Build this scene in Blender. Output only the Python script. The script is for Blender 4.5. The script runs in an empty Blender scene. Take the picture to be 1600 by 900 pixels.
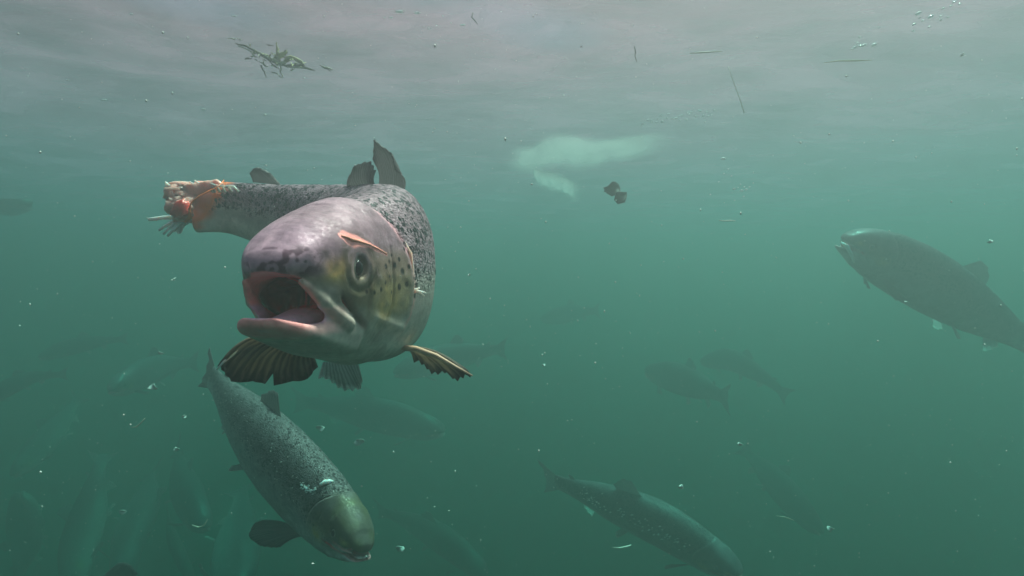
import bpy, math, random
import numpy as np
from mathutils import Vector, Matrix
S=bpy.context.scene
C=bpy.context.collection
F=953.0
# ---------------- camera, light, exposure
cd=bpy.data.cameras.new('camera'); cam=bpy.data.objects.new('camera',cd); C.objects.link(cam)
cd.sensor_width=36; cd.lens=36*F/1600; cd.clip_start=0.01; cd.clip_end=500
cam.location=(0,0,0); cam.rotation_euler=(math.radians(90),0,0); S.camera=cam
SUN_EL,SUN_AZ=67,40      # degrees, azimuth from +Y towards +X
w=bpy.data.worlds.new('World'); S.world=w; w.use_nodes=True
nt=w.node_tree; bg=nt.nodes['Background']; bg.inputs[1].default_value=0.05
sky=nt.nodes.new('ShaderNodeTexSky'); sky.sky_type='NISHITA'; sky.sun_disc=False
sky.sun_elevation=math.radians(SUN_EL); sky.sun_rotation=math.radians(SUN_AZ)
nt.links.new(sky.outputs[0],bg.inputs[0])
ld=bpy.data.lights.new('sun','SUN'); ld.energy=5.0; ld.angle=math.radians(10); ld.color=(1,.74,.655)
sun=bpy.data.objects.new('sun',ld); C.objects.link(sun)
d=Vector((math.sin(math.radians(SUN_AZ))*math.cos(math.radians(SUN_EL)),math.cos(math.radians(SUN_AZ))*math.cos(math.radians(SUN_EL)),math.sin(math.radians(SUN_EL))))
sun.rotation_euler=d.to_track_quat('Z','Y').to_euler()
S.view_settings.view_transform='Standard'; S.view_settings.look='None'; S.view_settings.exposure=1.33; S.view_settings.gamma=1
S.cycles.use_denoising=True
S.cycles.volume_bounces=3; S.cycles.max_bounces=8; S.cycles.transparent_max_bounces=16
S.cycles.caustics_reflective=False; S.cycles.caustics_refractive=False
S.cycles.sample_clamp_indirect=4
SURF=0.49
# ---------------- water volume
def haze():
    x0,x1,y0,y1,z0,z1=-30,30,-25,35,-13,SURF+.12
    m=bpy.data.meshes.new('haze')
    v=[(x,y,z) for z in(z0,z1) for y in (y0,y1) for x in (x0,x1)]
    m.from_pydata(v,[],[(0,2,3,1),(4,5,7,6),(0,1,5,4),(2,6,7,3),(0,4,6,2),(1,3,7,5)])
    o=bpy.data.objects.new('haze',m); C.objects.link(o); o['kind']='stuff'
    mt=bpy.data.materials.new('water_volume'); mt.use_nodes=True; t=mt.node_tree; t.nodes.clear()
    out=t.nodes.new('ShaderNodeOutputMaterial'); p=t.nodes.new('ShaderNodeVolumePrincipled')
    p.inputs['Color'].default_value=HC; p.inputs['Density'].default_value=HD; p.inputs['Anisotropy'].default_value=HG
    p.inputs['Absorption Color'].default_value=HA
    t.links.new(p.outputs[0],out.inputs['Volume']); m.materials.append(mt)
HC=(.235,.24,.24,1);HA=(0,.49,.39,1);HD=1.08;HG=.74;GM=.9;TC=(.285,.125,.165,1);TM=.6
haze()
def mesh(name,verts,faces,mat):
    m=bpy.data.meshes.new(name); m.from_pydata(verts,[],faces); m.update()
    o=bpy.data.objects.new(name,m); C.objects.link(o)
    if mat: m.materials.append(mat)
    return o
def waves(x,y):
    return (.012*math.sin(x*3.1+y*4.2)+.010*math.sin(-x*2.2+y*7.3+1)+.006*math.sin(x*6.5+y*11+2)+.004*math.sin(x*13-y*17))
def surface():
    xs=list(np.linspace(-5,5,160)); xs=[-28,-18,-12,-8]+xs+[8,12,18,28]
    ys=list(np.linspace(.3,6,220)); ys=[-22,-14,-8,-4,-1.5]+ys+[8,12,20,33]
    v=[(x,y,SURF+waves(x,y)*(1 if abs(x)<5 and 0<y<6.1 else .3)) for y in ys for x in xs]
    n=len(xs); f=[(j*n+i,j*n+i+1,(j+1)*n+i+1,(j+1)*n+i) for j in range(len(ys)-1) for i in range(n-1)]
    mt=bpy.data.materials.new('water_surface'); mt.use_nodes=True; t=mt.node_tree; t.nodes.clear(); N=t.nodes.new
    out=N('ShaderNodeOutputMaterial'); mix=N('ShaderNodeMixShader'); tr=N('ShaderNodeBsdfTransparent'); gl=N('ShaderNodeBsdfGlossy')
    gl.inputs['Roughness'].default_value=.18
    tl=N('ShaderNodeBsdfTranslucent'); tl.inputs['Color'].default_value=TC; m2=N('ShaderNodeMixShader'); m2.inputs[0].default_value=TM
    t.links.new(gl.outputs[0],m2.inputs[1]); t.links.new(tl.outputs[0],m2.inputs[2])
    co=N('ShaderNodeTexCoord'); mpn=N('ShaderNodeMapping'); mpn.inputs['Scale'].default_value=(5,9,1); nn=N('ShaderNodeTexNoise'); nn.inputs['Scale'].default_value=2.2; nn.inputs['Detail'].default_value=5; nn.inputs['Distortion'].default_value=.8
    bb=N('ShaderNodeBump'); bb.inputs['Strength'].default_value=.8; bb.inputs['Distance'].default_value=.03
    t.links.new(co.outputs['Object'],mpn.inputs['Vector']); t.links.new(mpn.outputs[0],nn.inputs['Vector']); t.links.new(nn.outputs[0],bb.inputs['Height'])
    t.links.new(bb.outputs[0],gl.inputs['Normal']); t.links.new(bb.outputs[0],tl.inputs['Normal'])
    # added translucence washes the surface with warm grey light, uneven by noise
    n2=N('ShaderNodeTexNoise'); n2.inputs['Scale'].default_value=1.; n2.inputs['Detail'].default_value=6; t.links.new(mpn.outputs[0],n2.inputs['Vector'])
    r2=N('ShaderNodeMapRange'); r2.inputs['From Min'].default_value=.3; r2.inputs['From Max'].default_value=.7; r2.inputs['To Min'].default_value=TM-.22; r2.inputs['To Max'].default_value=TM+.22
    t.links.new(n2.outputs[0],r2.inputs['Value']); t.links.new(r2.outputs[0],m2.inputs[0])
    lw=N('ShaderNodeLayerWeight'); mr=N('ShaderNodeMapRange')
    mr.inputs['From Min'].default_value=.15; mr.inputs['From Max'].default_value=.55; mr.inputs['To Min'].default_value=.03; mr.inputs['To Max'].default_value=GM
    t.links.new(lw.outputs['Facing'],mr.inputs['Value']); t.links.new(mr.outputs[0],mix.inputs[0])
    t.links.new(tr.outputs[0],mix.inputs[1]); t.links.new(m2.outputs[0],mix.inputs[2]); t.links.new(mix.outputs[0],out.inputs['Surface'])
    o=mesh('water_surface',v,f,mt); o['kind']='structure'
    for p in o.data.polygons: p.use_smooth=True
surface()
def seabed():
    mt=bpy.data.materials.new('dark_mud'); mt.use_nodes=True
    mt.node_tree.nodes['Principled BSDF'].inputs['Base Color'].default_value=(.03,.04,.03,1)
    o=mesh('seabed',[(-29,-24,-12),(29,-24,-12),(29,34,-12),(-29,34,-12)],[(0,1,2,3)],mt); o['kind']='structure'
seabed()
# ---------------- helpers
rng=np.random.RandomState(7); random.seed(7)
def P(px,py,d): return np.array([(px-800)/F*d,d,(450-py)/F*d])
def tag(o,label=None,cat=None,group=None,kind=None):
    if label: o['label']=label
    if cat: o['category']=cat
    if group: o['group']=group
    if kind: o['kind']=kind
    return o
def empty(name,loc):
    o=bpy.data.objects.new(name,None); C.objects.link(o); o.location=loc; o.empty_display_size=.02
    return o
def build(name,V,Fc,mat,parent=None,smooth=True,tint=None,rest=None,solid=0):
    """verts in world space; parented meshes are re-expressed about their parent's location"""
    V=np.asarray(V,dtype=float)
    org=np.zeros(3)
    if parent is not None:
        q=parent
        while q is not None: org=org+np.array(q.location); q=q.parent
        loc=V.mean(0)
    else: loc=V.mean(0)
    me=bpy.data.meshes.new(name)
    W=V-loc
    if isinstance(Fc,np.ndarray) and Fc.ndim==2:
        k=Fc.shape[1]
        me.vertices.add(len(W)); me.vertices.foreach_set('co',W.astype(np.float32).ravel())
        me.loops.add(Fc.size); me.loops.foreach_set('vertex_index',Fc.astype(np.int32).ravel())
        me.polygons.add(len(Fc)); me.polygons.foreach_set('loop_start',np.arange(0,Fc.size,k,dtype=np.int32))
        me.polygons.foreach_set('loop_total',np.full(len(Fc),k,dtype=np.int32))
        me.update(calc_edges=True); me.validate()
    else:
        me.from_pydata([tuple(p) for p in W],[],Fc); me.update()
    if smooth: me.polygons.foreach_set('use_smooth',[True]*len(me.polygons))
    if tint is not None:
        a=me.color_attributes.new('tint','FLOAT_COLOR','POINT'); a.data.foreach_set('color',np.asarray(tint,dtype=np.float32).ravel())
    if rest is None: rest=W
    a=me.attributes.new('rest','FLOAT_VECTOR','POINT'); a.data.foreach_set('vector',np.asarray(rest,dtype=np.float32).ravel())
    o=bpy.data.objects.new(name,me); C.objects.link(o); me.materials.append(mat)
    if parent is not None: o.parent=parent
    o.location=loc-org
    if solid:
        s=o.modifiers.new('solid','SOLIDIFY'); s.thickness=solid; s.offset=0
    return o
_lt={}
def lerp(x,xs,ys):
    k=(tuple(xs),tuple(ys))
    if k not in _lt:
        # a smoothed table, so that profiles have no kinks
        lo,hi=xs[0],xs[-1]; n=1200; g=np.linspace(lo,hi,n); v=np.interp(g,xs,ys)
        wd=.0075 if hi-lo<.3 else .012
        r=max(2,int(wd/((hi-lo)/n))); r=min(r,n//8); ker=np.exp(-.5*(np.arange(-2*r,2*r+1)/(r*.7))**2); ker/=ker.sum()
        ext=np.concatenate([2*v[0]-v[2*r:0:-1],v,2*v[-1]-v[-2:-2*r-2:-1]]); vs=np.convolve(ext,ker,'valid')
        w=np.clip((g-lo)/.02,0,1) if hi-lo>.3 else 1.; vs=v*(1-w)+vs*w
        _lt[k]=(g,vs)
    return np.interp(x,*_lt[k])
def sstep(a,b,x):
    t=np.clip((x-a)/(b-a),0,1); return t*t*(3-2*t)
def smin(a,b,k):
    h=np.clip(.5+.5*(b-a)/k,0,1); return b*(1-h)+a*h-k*h*(1-h)
def smax(a,b,k): return -smin(-a,-b,k)
def vnoise(Pn,seed=0):
    """cheap smooth value noise on points (n,3)"""
    Pn=np.asarray(Pn); i=np.floor(Pn).astype(np.int64); f=Pn-i; f=f*f*(3-2*f); out=0
    for dx in(0,1):
        for dy in(0,1):
            for dz in(0,1):
                h=(i[:,0]+dx)*374761393+(i[:,1]+dy)*668265263+(i[:,2]+dz)*1274126177+seed*987643
                h=(h^(h>>13))*1274126177; h=((h^(h>>16))&0xffff)/65535.
                w=(f[:,0] if dx else 1-f[:,0])*(f[:,1] if dy else 1-f[:,1])*(f[:,2] if dz else 1-f[:,2])
                out=out+w*h
    return out
def surface_nets(f,xs,ys,zs):
    s=f<0
    a=s[:-1,:-1,:-1]; cnt=np.zeros(a.shape,np.uint8)
    for dx in(0,1):
        for dy in(0,1):
            for dz in(0,1): cnt+=s[dx:dx+a.shape[0],dy:dy+a.shape[1],dz:dz+a.shape[2]]
    act=(cnt>0)&(cnt<8)
    I,J,K=np.nonzero(act); n=len(I); idx=np.full(a.shape,-1,np.int64); idx[I,J,K]=np.arange(n)
    acc=np.zeros((n,3)); num=np.zeros(n)
    cs=[(dx,dy,dz) for dx in(0,1) for dy in(0,1) for dz in(0,1)]
    for c in cs:
        for ax in range(3):
            if c[ax]==0:
                e=list(c); e[ax]=1
                f0=f[I+c[0],J+c[1],K+c[2]]; f1=f[I+e[0],J+e[1],K+e[2]]
                m=(f0<0)!=(f1<0); t=np.where(m,f0/np.where(m,f0-f1,1),0)
                p0=np.stack([xs[I+c[0]],ys[J+c[1]],zs[K+c[2]]],1); p1=np.stack([xs[I+e[0]],ys[J+e[1]],zs[K+e[2]]],1)
                acc+=np.where(m[:,None],p0+(p1-p0)*t[:,None],0); num+=m
    V=acc/num[:,None]; Q=[]
    # x edges
    for ax in range(3):
        sl0=[slice(1,-1)]*3; sl1=[slice(1,-1)]*3; sl0[ax]=slice(0,-1); sl1[ax]=slice(1,None)
        A=s[tuple(sl0)]; B=s[tuple(sl1)]
        for flip,m in((0,A&~B),(1,~A&B)):
            i,j,k=np.nonzero(m); off=[1,1,1]; off[ax]=0; i=i+off[0]; j=j+off[1]; k=k+off[2]
            if ax==0: q=[idx[i,j-1,k-1],idx[i,j,k-1],idx[i,j,k],idx[i,j-1,k]]
            elif ax==1: q=[idx[i-1,j,k-1],idx[i-1,j,k],idx[i,j,k],idx[i,j,k-1]]
            else: q=[idx[i-1,j-1,k],idx[i,j-1,k],idx[i,j,k],idx[i-1,j,k]]
            q=np.stack(q,1)
            if flip: q=q[:,::-1]
            Q.append(q)
    Q=np.concatenate(Q); Q=Q[(Q>=0).all(1)]
    return V,Q
# ---------------- salmon in its own straight space: x snout to tail (m), y left side, z up, 0.8 m long
BX=[0,.005,.01,.02,.03,.05,.08,.12,.17,.24,.32,.40,.48,.56,.62,.68,.72,.745]
BT=[.012,.020,.0245,.031,.037,.046,.056,.066,.0765,.085,.087,.082,.072,.057,.045,.036,.034,.034]
BB=[-.008,-.018,-.024,-.032,-.038,-.048,-.060,-.071,-.080,-.087,-.088,-.082,-.071,-.053,-.040,-.033,-.033,-.037]
BW=[.012,.0195,.023,.0275,.0315,.0375,.042,.045,.049,.053,.055,.052,.045,.034,.024,.014,.009,.005]
JX=[-.004,.0,.006,.02,.045,.07,.10,.14]
def ell(x,y,z,top,bot,hw,p=2.3):
    c=(top+bot)/2; h=np.maximum((top-bot)/2,.001); hw=np.maximum(hw,.001)
    r=(np.abs(y/hw)**p+np.abs((z-c)/h)**p)**(1/p)
    return (r-1)*np.minimum(hw,h)*.95
def capsule(x,y,z,a,b,ra,rb):
    a=np.array(a);b=np.array(b);d=b-a; t=np.clip(((x-a[0])*d[0]+(y-a[1])*d[1]+(z-a[2])*d[2])/(d@d),0,1)
    return np.sqrt((x-a[0]-d[0]*t)**2+(y-a[1]-d[1]*t)**2+(z-a[2]-d[2]*t)**2)-(ra+(rb-ra)*t)
def opx(z): return .147-np.clip(np.abs(z+.012)/.07,0,1.2)**2*.034
def head_fields(x,y,z,gape):
    ya=np.abs(y); g=gape
    # whole-body hull
    full=ell(x,y,z,lerp(x,BX,BT),lerp(x,BX,BB),lerp(x,BX,BW))
    hull_start=.016+.010*(1-g)
    H=smax(full,hull_start-x,.006)
    # upper jaw and skull
    ub=lerp(x,[0,.02,.045,.08],[.001+.002*g,-.001-.001*g,-.006*g-.005,-.02])
    U=ell(x,y,z,lerp(x,BX,BT),ub,lerp(x,[0,.004,.01,.02,.035,.05,.08],[.012,.0185,.0222,.0272,.0322,.0355,.040]),2.5)
    U=smax(smax(U,x-.08,.01),-.0005-x,.006)
    # lower jaw
    jt=lerp(x,[-.006,.0,.02,.045,.08],[-.0035-.020*g,-.004-.0215*g,-.006-.0225*g,-.010-.0235*g,-.02-.018*g])
    jb=lerp(x,[-.006,-.001,.006,.02,.045,.08,.12],[-.009-.0215*g,-.012-.0225*g,-.016-.0215*g,-.024-.0175*g,-.038-.012*g,-.058-.004*g,-.071])
    J=ell(x,y,z,jt,jb,lerp(x,[-.006,-.003,.001,.008,.022,.045,.08],[.0125,.0175,.0205,.0240,.0275,.0305,.033]),3.4)
    J=smax(smax(J,x-.08,.01),-.0035-.0030*g-x,.003)
    b=smin(smin(H,U,.006),J,.009) if g>.3 else smin(smin(H,U,.006),J,.0015)
    # mouth cavity
    if g>.05:
        ct=lerp(x,[-.012,.0,.03,.06,.1],[.006,.0035,.0035,.0,-.014]); cb=lerp(x,[-.012,.0,.02,.05,.08,.1],[-.0235,-.0245,-.0275,-.032,-.030,-.020]); cz=(ct+cb)/2
        ch=(ct-cb)/2*g
        cw=lerp(x,[-.012,.0,.006,.02,.05,.08,.1],[.014,.0175,.0205,.0245,.0300,.026,.006])
        cav=ell(x,y,z,cz+ch,cz-ch,cw,2.6); cav=smax(cav,x-.098,.008)
        # the jaw rim stays up as a lip round a hollow floor
        b=smax(b,-cav,.0025)
        fl=ell(x,y,z,-.016*g,-.0325*g-.004*np.clip(x/.05,0,1),lerp(x,[.0,.006,.02,.05,.09],[.008,.0175,.0215,.026,.012]),2.6); fl=smax(smax(fl,x-.085,.01),-.001-x,.004)
        b=smax(b,-fl,.003)
        cav=np.minimum(cav,fl)
        # gill arches deep inside
        if g>.3:
            for q,yy in enumerate((-.022,-.014,-.005,.005,.014,.022)):
                b=smin(b,capsule(x,y,z,(.080,yy,.0),(.070,yy*1.1,-.036),.0022,.0026),.002)
            b=smin(b,capsule(x,y*.45,z,(.018,0,-.0290),(.060,0,-.0275),.0035,.0085),.005)   # tongue
    else:
        cav=np.full_like(x+y+z,1.)
        b=smax(b,-(np.abs(z+.004+.1*np.maximum(x,0))-.0007+np.maximum(x-.045,0)),.0015)
    # maxilla blades at each side of the mouth
    mx=capsule(x,ya*1.0,z,(.012,.0205,-.0015),(.030,.0275,-.007-.009*g),.0022,.0038)
    mx=smin(mx,capsule(x,ya,z,(.030,.0275,-.007-.009*g),(.056,.0325,-.014-.019*g),.0034,.0054),.003)
    b=smin(b,mx,.0022)
    if g>.3:
        pass
    # gill cover: a plate that stands proud of the body behind it
    op=smax(smax(full-(.0022 if g>.9 else .0009),x-opx(z),.0012),.075-x,.004)
    b=smin(b,op,.0015)
    gr=np.maximum(np.abs(x-opx(z)-.0017)-(.0010 if g>.9 else .0006),-(full+(.0045 if g>.9 else .002))); gr=np.maximum(gr,np.abs(z+.012)-.066)
    b=smax(b,-gr,.0015)
    # preopercle groove and cheek relief
    b=b+.0011*np.exp(-((x-(.112-.5*np.maximum(-z-.02,0)))/.0022)**2)*sstep(-.06,-.045,z)*sstep(.035,.02,z)
    # brow ridge and nostril
    b=smin(b,capsule(x,ya,z,(.046,.0275,.022),(.078,.0335,.024),.003,.003),.008)
    b=smax(b,-(np.sqrt((x-.026)**2+(ya-.0225)**2+(z-.019)**2)-.0030),.0015)
    rg_=np.sqrt((x-.064)**2+(z-.008)**2); b=b-.0003*np.exp(-((rg_-.0125)/.0018)**2)*(g>.3)
    b=b+.0009*np.exp(-((rg_-.0175)/.0020)**2)*sstep(.012,-.002,z)*(g>.3)
    dcr=np.abs((z+.010+ (x-.040)*.72)); b=b+.0022*np.exp(-((dcr-.0)/.0028)**2)*sstep(.040,.048,x)*sstep(.080,.066,x)*(g>.3)
    b=b-.0012*np.exp(-((z+.030+.25*(x-.08))/.004)**2)*sstep(.075,.09,x)*sstep(.15,.13,x)*(g>.3)
    # eye socket
    ed=np.sqrt((x-.064)**2+(z-.008)**2)
    b=smax(b,-(np.sqrt((x-.064)**2+((ya-.0425))**2+(z-.008)**2)-.0090),.0014)
    return b,cav,full
_cache={}
def salmon_template(gape,res):
    key=(gape,res)
    if key in _cache: return _cache[key]
    hx=np.arange(-.009,.175,res); bx=np.arange(.175,.752,max(res*2.2,.0035)); xs=np.concatenate([hx,bx[1:] if abs(bx[0]-hx[-1])<res*.5 else bx])
    yr=max(res,.0010); ys=np.arange(-.062,.0621,yr); zs=np.arange(-.096,.0961,yr)
    X=xs[:,None,None].astype(np.float64); Y=ys[None,:,None]; Z=zs[None,None,:]
    nh=int(np.searchsorted(xs,.19)); f=np.empty((len(xs),len(ys),len(zs)),np.float32)
    for i0 in range(0,nh,24):
        f[i0:min(i0+24,nh)]=head_fields(X[i0:min(i0+24,nh)],Y,Z,gape)[0]
    Xb=X[nh:]; fb=ell(Xb,Y,Z,lerp(Xb,BX,BT),lerp(Xb,BX,BB),lerp(Xb,BX,BW)); fb=smax(fb,Xb-.742,.014); f[nh:]=fb
    V,Q=surface_nets(f,xs,ys,zs)
    # one smoothing pass takes out the grid's stair steps
    for _ in range(2):
        s=np.zeros_like(V); c=np.zeros(len(V))
        for a,b in((0,1),(1,2),(2,3),(3,0)):
            np.add.at(s,Q[:,a],V[Q[:,b]]); np.add.at(s,Q[:,b],V[Q[:,a]]); np.add.at(c,Q[:,a],1); np.add.at(c,Q[:,b],1)
        V=V*.5+.5*s/np.maximum(c,1)[:,None]
    _cache[key]=(V,Q); return V,Q
def mixc(a,b,t): return a*(1-t[:,None])+np.array(b)*t[:,None]
def salmon_tint(V,gape,hero=False,dark=1.0,olive=0.0):
    x,y,z=V.T; _,cav,full=head_fields(x,y,z,gape)
    top=lerp(x,BX,BT); bot=lerp(x,BX,BB); t=(z-bot)/(top-bot)
    col=np.zeros((len(V),3))+np.array((.46,.46,.44))          # belly
    n1=vnoise(V*60,1); n2=vnoise(V*140,2); n3=vnoise(V*25,3)
    col=mixc(col,(.27,.27,.265),sstep(.18,.40,t+.06*(n1-.5)))
    col=mixc(col,(.145,.135,.135),sstep(.42,.70,t+.10*(n1-.5)))
    hd=sstep(.004,-.010,x-opx(z)) if hero else sstep(.035,-.035,x-opx(z))
    col=mixc(col,(.175,.15,.155),hd*sstep(.50,.75,t))
    col=mixc(col,(.17,.16,.12),hd*sstep(.38,.5,t)*sstep(.74,.6,t)*.8)
    if olive: col=mixc(col,(.10,.10,.06),hd*sstep(.40,.6,t)*olive*(.5+n1))
    # brassy cheek
    ck=np.exp(-((x-.108)/.022)**2-((z+.018)/.013)**2); col=mixc(col,(.55,.40,.15),hd*np.clip(ck*(.4+1.1*n2),0,1))
    ck=np.exp(-((x-.030)/.009)**2-((z-.008)/.006)**2)*(np.abs(y)>.018); col=mixc(col,(.50,.38,.14),ck*.8)
    ck=np.exp(-((x-.062)/.012)**2-((z+.010)/.008)**2)*(np.abs(y)>.018); col=mixc(col,(.13,.13,.08),ck*.6)
    spot=sstep(.36,.52,t+.12*(n3-.5))*sstep(-.004,.006,x-opx(z))
    if hero:
        # snout: mauve skin with dark blotches and pale scar
        sn=sstep(.05,.02,x)*sstep(.0,.006,z)
        col=mixc(col,(.24,.20,.225),sn*.8)
        bl=sstep(.50,.60,.6*vnoise(V*120+3*n2[:,None],5)+.4*vnoise(V*330,15))*sstep(.030,.012,x)*sstep(-.002,.006,z)*sstep(.026,.018,z)*sstep(-.020,-.008,y)
        col=mixc(col,(.055,.03,.045),bl*.9)
        bl=np.exp(-((x-.018)/.010)**2-((y+.004)/.0035)**2)*(z>.015); col=mixc(col,(.45,.38,.40),bl*.6*n2*1.6)
        # pink lips of the lower jaw
        lp=sstep(.060,.035,x)*sstep(-.018,-.021,z)*sstep(-.041,-.035,z); col=mixc(col,(.74,.44,.46),lp*.95)
        lp=sstep(.022,.005,x)*sstep(-.022,-.0245,z)*sstep(-.046,-.040,z); col=mixc(col,(.95,.38,.40),lp*.9)
    else:
        lp=sstep(.055,.03,x)*sstep(-.004,-.008,z)*sstep(.3,.0,t-.2); col=mixc(col,(.62,.58,.56),lp*.8)
    # maxilla blades paler
    zl=.0-.0345*np.clip((x-.008)/.05,0,1) if gape>.3 else .0015-.017*np.clip((x-.01)/.05,0,1)
    mm=np.exp(-((z-zl)/.0038)**2)*(x>.012)*(x<.062)*(np.abs(y)>.019); col=mixc(col,(.43,.40,.37),mm*.75)
    # mouth inside
    if gape>.05:
        ins=sstep(.0022,.0004,cav)
        inner=np.zeros_like(col)+np.array((.85,.36,.36))
        fl=sstep(-.0225,-.026,z)*sstep(.08,.055,x); fl=np.maximum(fl,sstep(-.016,-.020,z)*sstep(.066,.05,x)); inner=mixc(inner,(.72,.50,.70),fl)
        dk=np.exp(-((x-.010)/.006)**2-((y+.002)/.008)**2)*(z<-.02); inner=mixc(inner,(.12,.10,.20),dk*.8)
        deep=sstep(.040,.062,x); inner=mixc(inner,(1.0,.03,.05),deep)
        bars=.5+.5*np.cos(y*2*np.pi/.0084); inner=mixc(inner,(.30,.010,.02),deep*sstep(.45,.8,bars))
        col=mixc(col,(0,0,0),ins)+inner*ins[:,None]
    # gill slit shade line is real geometry; the rim of the plate is pale
    rim=np.exp(-((x-opx(z)+.002)/.0022)**2)*(np.abs(z+.012)<.068); col=mixc(col,(.42,.36,.34),rim*.45)
    if hero:
        raw=np.exp(-((x-opx(z)-.001)/.0045)**2)*sstep(-.050,-.040,z)*sstep(.062,.045,z)*(y>0)*sstep(.25,.6,vnoise(V*180,9))
        col=mixc(col,(.60,.36,.36),raw*.75)
        bc=np.exp(-((t-.10)/.03)**2)*sstep(.10,.13,x)*sstep(.18,.16,x)*(y>-.03); col=mixc(col,(.75,.72,.70),bc*.7)
    else:
        for sx,sz,r in HEAD_SPOTS:
            m=sstep(1.25,.7,np.sqrt((x-sx)**2+(z-sz)**2)/r)*(np.abs(y)>.02); col=mixc(col,(.03,.032,.03),m*.7)
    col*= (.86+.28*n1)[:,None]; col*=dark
    if not hero: col=col*(.55+.42*vnoise(V*75+4*n2[:,None],22)+.22*vnoise(V*np.array((60,200,200)),23)+.22*vnoise(V*300,24))[:,None]
    if hero:
        # olive flank of the head, dark surround of the eye, cool pale chin
        hh=hd*(np.abs(y)>.012)
        col=mixc(col,(.17,.155,.10),hh*sstep(.25,.35,t)*sstep(.72,.58,t)*.75*sstep(.03,.05,x))
        re=np.sqrt((x-.064)**2+(z-.008)**2)
        col=mixc(col,(.065,.065,.045),np.exp(-((re-.020)/.006)**2)*hh*.75*(.5+n2))
        col=mixc(col,(.05,.05,.035),np.exp(-((z+.010+(x-.040)*.72)/.004)**2)*sstep(.038,.046,x)*sstep(.085,.070,x)*hh*.85)  # shade painted into the crease between maxilla and cheek
        col=mixc(col,(.30,.27,.27),np.exp(-((re-.0108)/.0014)**2)*hh*.6*(.4+.8*n2))
        ck=np.exp(-((x-.105)/.024)**2-((z+.020)/.014)**2); col=mixc(col,(.48,.36,.16),hd*np.clip(ck*(.0+1.3*n2),0,.8))
        ck=np.exp(-((x-.036)/.008)**2-((z-.006)/.006)**2)*(np.abs(y)>.02); col=mixc(col,(.66,.50,.16),np.clip(ck*(.2+1.0*n2),0,.8))
        col=mixc(col,(.08,.07,.07),np.exp(-((x-.027)/.0045)**2-((z-.018)/.0035)**2)*(np.abs(y)>.016)*.9)
        m1=vnoise(V*420,21); m2=vnoise(V*75+4*n2[:,None],22); m3=vnoise(V*np.array((60,200,200)),23)
        col=col*(.62+.40*m2+.20*m1+.24*m3)[:,None]
        for sx,sz,r in HEAD_SPOTS:
            m=sstep(1.25,.7,np.sqrt((x-sx)**2+(z-sz)**2)/r)*(np.abs(y)>.02); col=mixc(col,(.012,.013,.012),m*.97)
        PL=[(.046,.0305),(.051,.0295),(.057,.0285),(.065,.0275),(.076,.0255),(.088,.0225),(.102,.0185)]; RD=[.0022,.0046,.0052,.0036,.0022,.0018,.0012]
        scv=np.zeros(len(V))
        for k in range(len(PL)-1):
            ax,az=PL[k]; bx_,bz_=PL[k+1]; q=np.clip(((x-ax)*(bx_-ax)+(z-az)*(bz_-az))/((bx_-ax)**2+(bz_-az)**2),0,1)
            dd=np.sqrt((x-ax-q*(bx_-ax))**2+(z-az-q*(bz_-az))**2)/(RD[k]+(RD[k+1]-RD[k])*q)
            scv=np.maximum(scv,sstep(1.25,.75,dd+.5*(n2-.5)))
        col=mixc(col,(.80,.42,.34),scv*(y>0)*.95)
        wl=np.exp(-((x-opx(z)-.003)/.0035)**2)*sstep(-.045,-.035,z)*sstep(.058,.040,z)*(y>0)*sstep(.35,.65,.5*vnoise(V*130,51)+.5*m2); col=mixc(col,(.60,.36,.35),wl*.85)
        m4=np.abs(vnoise(V*np.array((70,70,150)),61)-.5); col=mixc(col,(.36,.32,.33),sstep(.018,.0,m4)*hd*sstep(.4,.55,t)*.35)
        pk=sstep(.45,.62,t)[:,None]
        col=col*(np.array((1.85,1.24,1.46))*pk+np.array((1.32,1.12,1.04))*(1-pk))
        u=(x-.688)/.048-(1-t)*1.15+.35*(n2-.5)
        col=mixc(col,(1.0,.34,.29),sstep(.0,.25,u)); e=np.exp(-((u-.05)/.22)**2)*(x>.68); col=mixc(col,(1.0,.17,.03),e*.95); spot=spot*(u<0)
    ins=sstep(.003,.0,cav); spot=spot*(1-ins)
    return np.concatenate([col,spot[:,None]],1)
HEAD_SPOTS=[(x_+.006,z_-.003,r_) for x_,z_,r_ in [(.092,.012,.0022),(.099,.016,.0016),(.104,.004,.0020),(.110,.013,.0026),(.098,.004,.0016),(.106,.021,.0016),(.118,.018,.0020),(.122,.008,.0030),(.090,-.001,.0017),(.116,-.005,.0030),(.128,-.003,.0024),(.132,.012,.0022),(.140,.002,.0026),(.138,.020,.0020),(.083,-.006,.0020),(.073,-.008,.0018),(.066,-.007,.0017),(.103,-.009,.0018),(.146,-.014,.0024),(.148,.012,.0022),(.128,.027,.0018)]]
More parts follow.
